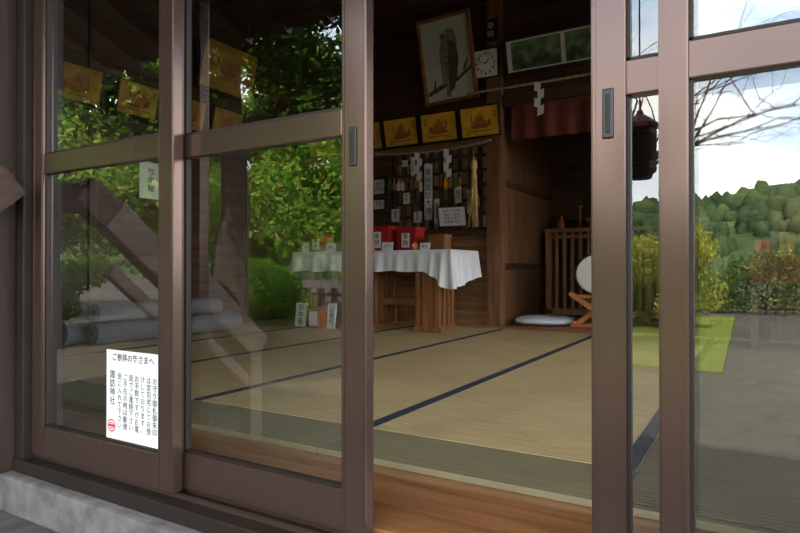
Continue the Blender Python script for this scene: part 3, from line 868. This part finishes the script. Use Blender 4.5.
rng = np.random.default_rng(11)
def leaves(mb, blobs, n, size, mat):
    k = len(blobs)
    idx = rng.integers(0, k, n)
    C = np.array([b_[0] for b_ in blobs])[idx]; Rr = np.array([b_[1] for b_ in blobs])[idx]
    d = rng.normal(size=(n, 3)); d /= np.linalg.norm(d, axis=1, keepdims=True)
    rad = rng.random((n, 1))**0.45
    P = C+d*rad*Rr
    P[:, 2] = np.maximum(P[:, 2], 0.12)
    a = rng.normal(size=(n, 3)); a /= np.linalg.norm(a, axis=1, keepdims=True)
    c = rng.normal(size=(n, 3)); c -= a*np.sum(a*c, axis=1, keepdims=True); c /= np.linalg.norm(c, axis=1, keepdims=True)
    s_ = size*(0.6+0.8*rng.random((n, 1)))
    V = np.stack([P-a*s_, P+c*s_*0.45, P+a*s_, P-c*s_*0.45], axis=1).reshape(-1, 3)
    o = len(mb.v); mi = mb.midx(mat)
    mb.v.extend(map(tuple, V.tolist()))
    for i in range(n):
        mb.f.append((o+4*i, o+4*i+1, o+4*i+2, o+4*i+3))
    mb.mi.extend([mi]*n); mb.sm.extend([False]*n)

def make_tree(name, H, tr, cr, z0, nleaf, lsize, mat, seed, nl=14, mat2=None, frac=3):
    rnd = random.Random(seed); t = MB(name)
    pts = []; rad = []
    for i in range(9):
        f = i/8
        pts.append((rnd.uniform(-.12, .12)*f*H*0.12, rnd.uniform(-.12, .12)*f*H*0.12, f*H*0.92)); rad.append(tr*(1-0.82*f)*(1.35 if i == 0 else 1))
    t.tube(pts, rad, BARK, 12)
    blobs = []
    for k in range(nl):
        f = rnd.uniform(z0/H, 0.9); a = k*2.4+rnd.uniform(-.4, .4)
        base_ = Vector((0, 0, f*H)); L_ = cr*(1.1-0.55*f)*rnd.uniform(0.6, 1.1)
        e1 = base_+Vector((math.cos(a)*L_*0.5, math.sin(a)*L_*0.5, L_*0.2))
        e2 = base_+Vector((math.cos(a+.2)*L_, math.sin(a+.2)*L_, L_*rnd.uniform(0.0, 0.4)))
        t.tube([base_, e1, e2], [tr*0.32*(1.1-f), tr*0.2*(1.1-f), 0.015], BARK, 7)
        for p, s_ in ((e2, 1.0), (e1, 0.8), (e1.lerp(e2, 0.5)+Vector((0, 0, .3)), 0.9)):
            for q in range(2):
                o_ = Vector((rnd.gauss(0, .35), rnd.gauss(0, .35), rnd.gauss(0, .3)))*cr*0.35
                blobs.append((tuple(p+o_), (cr*0.24*s_, cr*0.24*s_, cr*0.15*s_)))
            tw = p+Vector((rnd.gauss(0, .4), rnd.gauss(0, .4), rnd.gauss(0.1, .3)))*cr*0.4
            t.tube([p, tw], [0.02, 0.006], BARK, 5)
    blobs.append(((0, 0, H*0.95), (cr*0.35, cr*0.35, cr*0.3)))
    leaves(t, blobs, nleaf, lsize, mat)
    if mat2: leaves(t, blobs, nleaf//frac, lsize, mat2)
    return t

G = -0.75
SH = make_tree('added_crown_tree', 6.0, 0.23, 2.2, 2.9, 26000, 0.055, LEAF3, 9, 20, LEAF1, 6).build(loc=(-5.0, -2.5, G))  # dense dark crown added over the trunk to darken the upper pane's reflection
TA = make_tree('cherry_tree', 6.5, 0.20, 3.2, 1.5, 24000, 0.085, LEAF1, 1, 22, LEAF2).build(loc=(-10.2, -7.6, G))
TB = make_tree('camphor_tree', 7.5, 0.16, 2.6, 1.8, 20000, 0.07, LEAF1, 2, 20, LEAF2, 2).build(loc=(-10.4, -3.6, G))
inst(TA, (-18.5, -14.5, G), (0, 0, 2.0), (1.2, 1.2, 1.25))
inst(TB, (-17.5, -4.5, G), (0, 0, 1.1), (1.2, 1.2, 1.2))
inst(TA, (-20.5, -9.0, G), (0, 0, 0.4), (1.2, 1.2, 1.1))
inst(TB, (-12.0, -14.5, G), (0, 0, 4.1), (1.1, 1.1, 1.1))
inst(TB, (-7.5, -16.0, G), (0, 0, 2.1), (0.9, 0.9, 0.75))

def bush(name, r, h, n, mat, seed, lsize=0.07, nb_=12):
    rnd = random.Random(seed); t = MB(name); blobs = []
    for k in range(nb_):
        a = rnd.uniform(0, 6.28); d = rnd.uniform(0.2, 0.75)*r
        p = (math.cos(a)*d, math.sin(a)*d, rnd.uniform(0.15, 0.85)*h)
        t.tube([(0, 0, 0), (p[0]*.5, p[1]*.5, p[2]*.6), p], [0.03, 0.02, 0.008], BARK, 6)
        blobs.append((p, (r*0.42, r*0.42, h*0.24)))
    leaves(t, blobs, n, lsize, mat); return t
B1 = bush('golden_bush', 1.25, 2.3, 9000, LEAF2, 5, 0.055).build(loc=(-1.95, -13.0, -0.72))
B2 = bush('green_shrub', 1.0, 1.5, 8000, LEAF1, 6, 0.055).build(loc=(-7.2, -5.2, G))
for (x, y, r_, s_) in ((-8.8, -6.1, 2, 1.1), (-13.6, -3.0, 3, 1.3), (-13.8, -5.6, 4, 1.3), (-11.6, -1.2, 5, 1.2), (-6.6, -8.3, 0.5, 1.1), (-16, -1, 2.5, 1.5)):
    inst(B2, (x, y, G), (0, 0, r_), (s_, s_, s_*0.95))
rnd = random.Random(31); t = MB('hedge_row'); blobs = []
for k in range(80):
    x = -9+27*k/80+rnd.uniform(-.2, .2); y = rnd.uniform(-.5, .5)
    hh = 1.1+0.55*math.sin(k*0.5)+rnd.uniform(-.2, .3)
    t.tube([(x, y, 0), (x+.1, y, hh)], [0.04, 0.01], BARK, 6)
    blobs.append(((x, y, hh*0.35), (0.7, 0.6, hh*0.5))); blobs.append(((x+.1, y, hh), (0.5, 0.5, 0.5)))
leaves(t, blobs, 36000, 0.07, LEAF4); leaves(t, blobs, 7000, 0.065, LEAF2)
t.build(loc=(0, -19.5, G))

m = MB('stone_fence')
for i in range(26):
    x = -15+i*0.42
    m.b2(x-0.07, x+0.07, -9.9, -9.76, G, 0.15, CONC, bev=0.02)
m.b2(-15.2, -4.3, -9.89, -9.77, -0.05, 0.03, CONC, bev=0.01)
m.b2(-15.2, -4.3, -9.89, -9.77, -0.55, -0.45, CONC, bev=0.01)
m.build()

t = MB('bare_branch_tree'); rnd = random.Random(21)
def grow(p, d, L_, r, depth):
    pts = [p]; q = Vector(p); dd = Vector(d)
    for i in range(5):
        dd = (dd+Vector((rnd.gauss(0, .16), rnd.gauss(0, .16), rnd.gauss(-0.01, .13)))).normalized(); q = q+dd*L_/5; pts.append(q.copy())
    t.tube(pts, [r*(1-0.12*i) for i in range(6)], BARK, 6, caps=False)
    if depth > 0:
        for i in ((2, 4, 5) if depth < 3 else (2, 3, 4, 5)):
            nd = (dd+Vector((rnd.gauss(0, .7), rnd.gauss(0, .7), rnd.gauss(0.1, .5)))).normalized()
            grow(pts[i], nd, L_*rnd.uniform(0.5, 0.75), r*0.45, depth-1)
t.tube([(0, 0, 0), (0.05, 0.1, 1.5), (0, 0.1, 2.6)], [0.16, 0.13, 0.11], BARK, 10)
for d, z in (((1, .1, .35), 2.5), ((1, .3, .8), 2.6), ((.6, -.4, .9), 2.6), ((-.5, .3, .9), 2.6), ((.7, -.3, .3), 2.5)):
    grow((0, 0.1, z), Vector(d).normalized(), 2.0, 0.04, 3)
t.build(loc=(-2.2, -7.3, -0.72))

# forested hill
t = MB('forested_hill')
nx_, ny_ = 90, 14; vs = []; fs = []
def hz(x, f):
    return G + (10.0+1.7*math.sin(x*0.045+1.0)+0.8*math.sin(x*0.13) + 0.03*max(0, -x))*math.sin(f*math.pi/2)
def hp(x, f):
    return (x, -62-f*34, hz(x, f)-0.5)
for i in range(nx_+1):
    x = -140+230*i/nx_
    for j in range(ny_+1): vs.append(hp(x, j/ny_))
for i in range(nx_):
    for j in range(ny_):
        a = i*(ny_+1)+j; fs.append((a, a+ny_+1, a+ny_+2, a+1))
t.add(vs, fs, HILL)
bm = bmesh.new(); bmesh.ops.create_icosphere(bm, subdivisions=2, radius=1); bm.verts.index_update()
iv = np.array([v.co[:] for v in bm.verts]); if_ = [tuple(v.index for v in f.verts) for f in bm.faces]; bm.free()
for k in range(3600):
    x = rnd.uniform(-140, 90); f = rnd.random()**0.75
    p = hp(x, f); s_ = rnd.uniform(0.5, 1.25)
    V = iv*np.array([s_, s_, s_*rnd.uniform(1.0, 2.0)])*(1+0.13*rng.normal(size=(len(iv), 1)))+np.array(p)
    t.add(V.tolist(), if_, HILL, smooth=True)
t.build()

# ------------------------------------------------------------------ light
world = bpy.data.worlds.new('daylight_sky'); scene.world = world; world.use_nodes = True
nt = world.node_tree; nt.nodes.clear()
out = N(nt, 'ShaderNodeOutputWorld'); bg = N(nt, 'ShaderNodeBackground')
tc = N(nt, 'ShaderNodeTexCoord'); sp = N(nt, 'ShaderNodeSeparateXYZ')
nt.links.new(tc.outputs['Generated'], sp.inputs[0])
sky = ramp(nt, [(0.0, (0.85, 0.92, 1.0)), (0.25, (0.55, 0.72, 1.0)), (1.0, (0.25, 0.42, 0.80))])
nt.links.new(sp.outputs['Z'], sky.inputs['Fac'])
mp = N(nt, 'ShaderNodeMapping'); mp.inputs['Scale'].default_value = (1, 1, 2.6); mp.inputs['Location'].default_value = (0.3, 0.2, 0.1)
no = N(nt, 'ShaderNodeTexNoise'); no.inputs['Scale'].default_value = 2.4; no.inputs['Detail'].default_value = 9; no.inputs['Roughness'].default_value = 0.55
nt.links.new(tc.outputs['Generated'], mp.inputs['Vector']); nt.links.new(mp.outputs[0], no.inputs['Vector'])
cr_ = ramp(nt, [(0.38, (0, 0, 0)), (0.56, (1, 1, 1))])
nt.links.new(no.outputs['Fac'], cr_.inputs['Fac'])
mx = N(nt, 'ShaderNodeMix', data_type='RGBA')
nt.links.new(cr_.outputs['Color'], mx.inputs['Factor'])
nt.links.new(sky.outputs['Color'], mx.inputs['A']); mx.inputs['B'].default_value = (1.27, 1.24, 1.19, 1)
nt.links.new(mx.outputs['Result'], bg.inputs['Color']); bg.inputs['Strength'].default_value = 5.3
nt.links.new(bg.outputs[0], out.inputs['Surface'])

sl = bpy.data.lights.new('sun', 'SUN'); sl.energy = 24; sl.angle = math.radians(0.6); sl.color = (1.0, 0.93, 0.80)
so = bpy.data.objects.new('sun', sl); COL.objects.link(so)
so.rotation_euler = (-Vector((0.30, 0.50, 0.95))).to_track_quat('-Z', 'Y').to_euler(); so.location = (10, 10, 20)

cam = bpy.data.cameras.new('camera'); cam.lens = 27.0; cam.sensor_width = 36.0; cam.clip_start = 0.02; cam.clip_end = 500
co = bpy.data.objects.new('camera', cam); COL.objects.link(co)
co.location = (0, 0, 0.60)
co.rotation_euler = (math.radians(90+0.33), 0, math.radians(30.8))
scene.camera = co
scene.view_settings.view_transform = 'Standard'
scene.view_settings.look = 'None'
scene.view_settings.exposure = 0.1
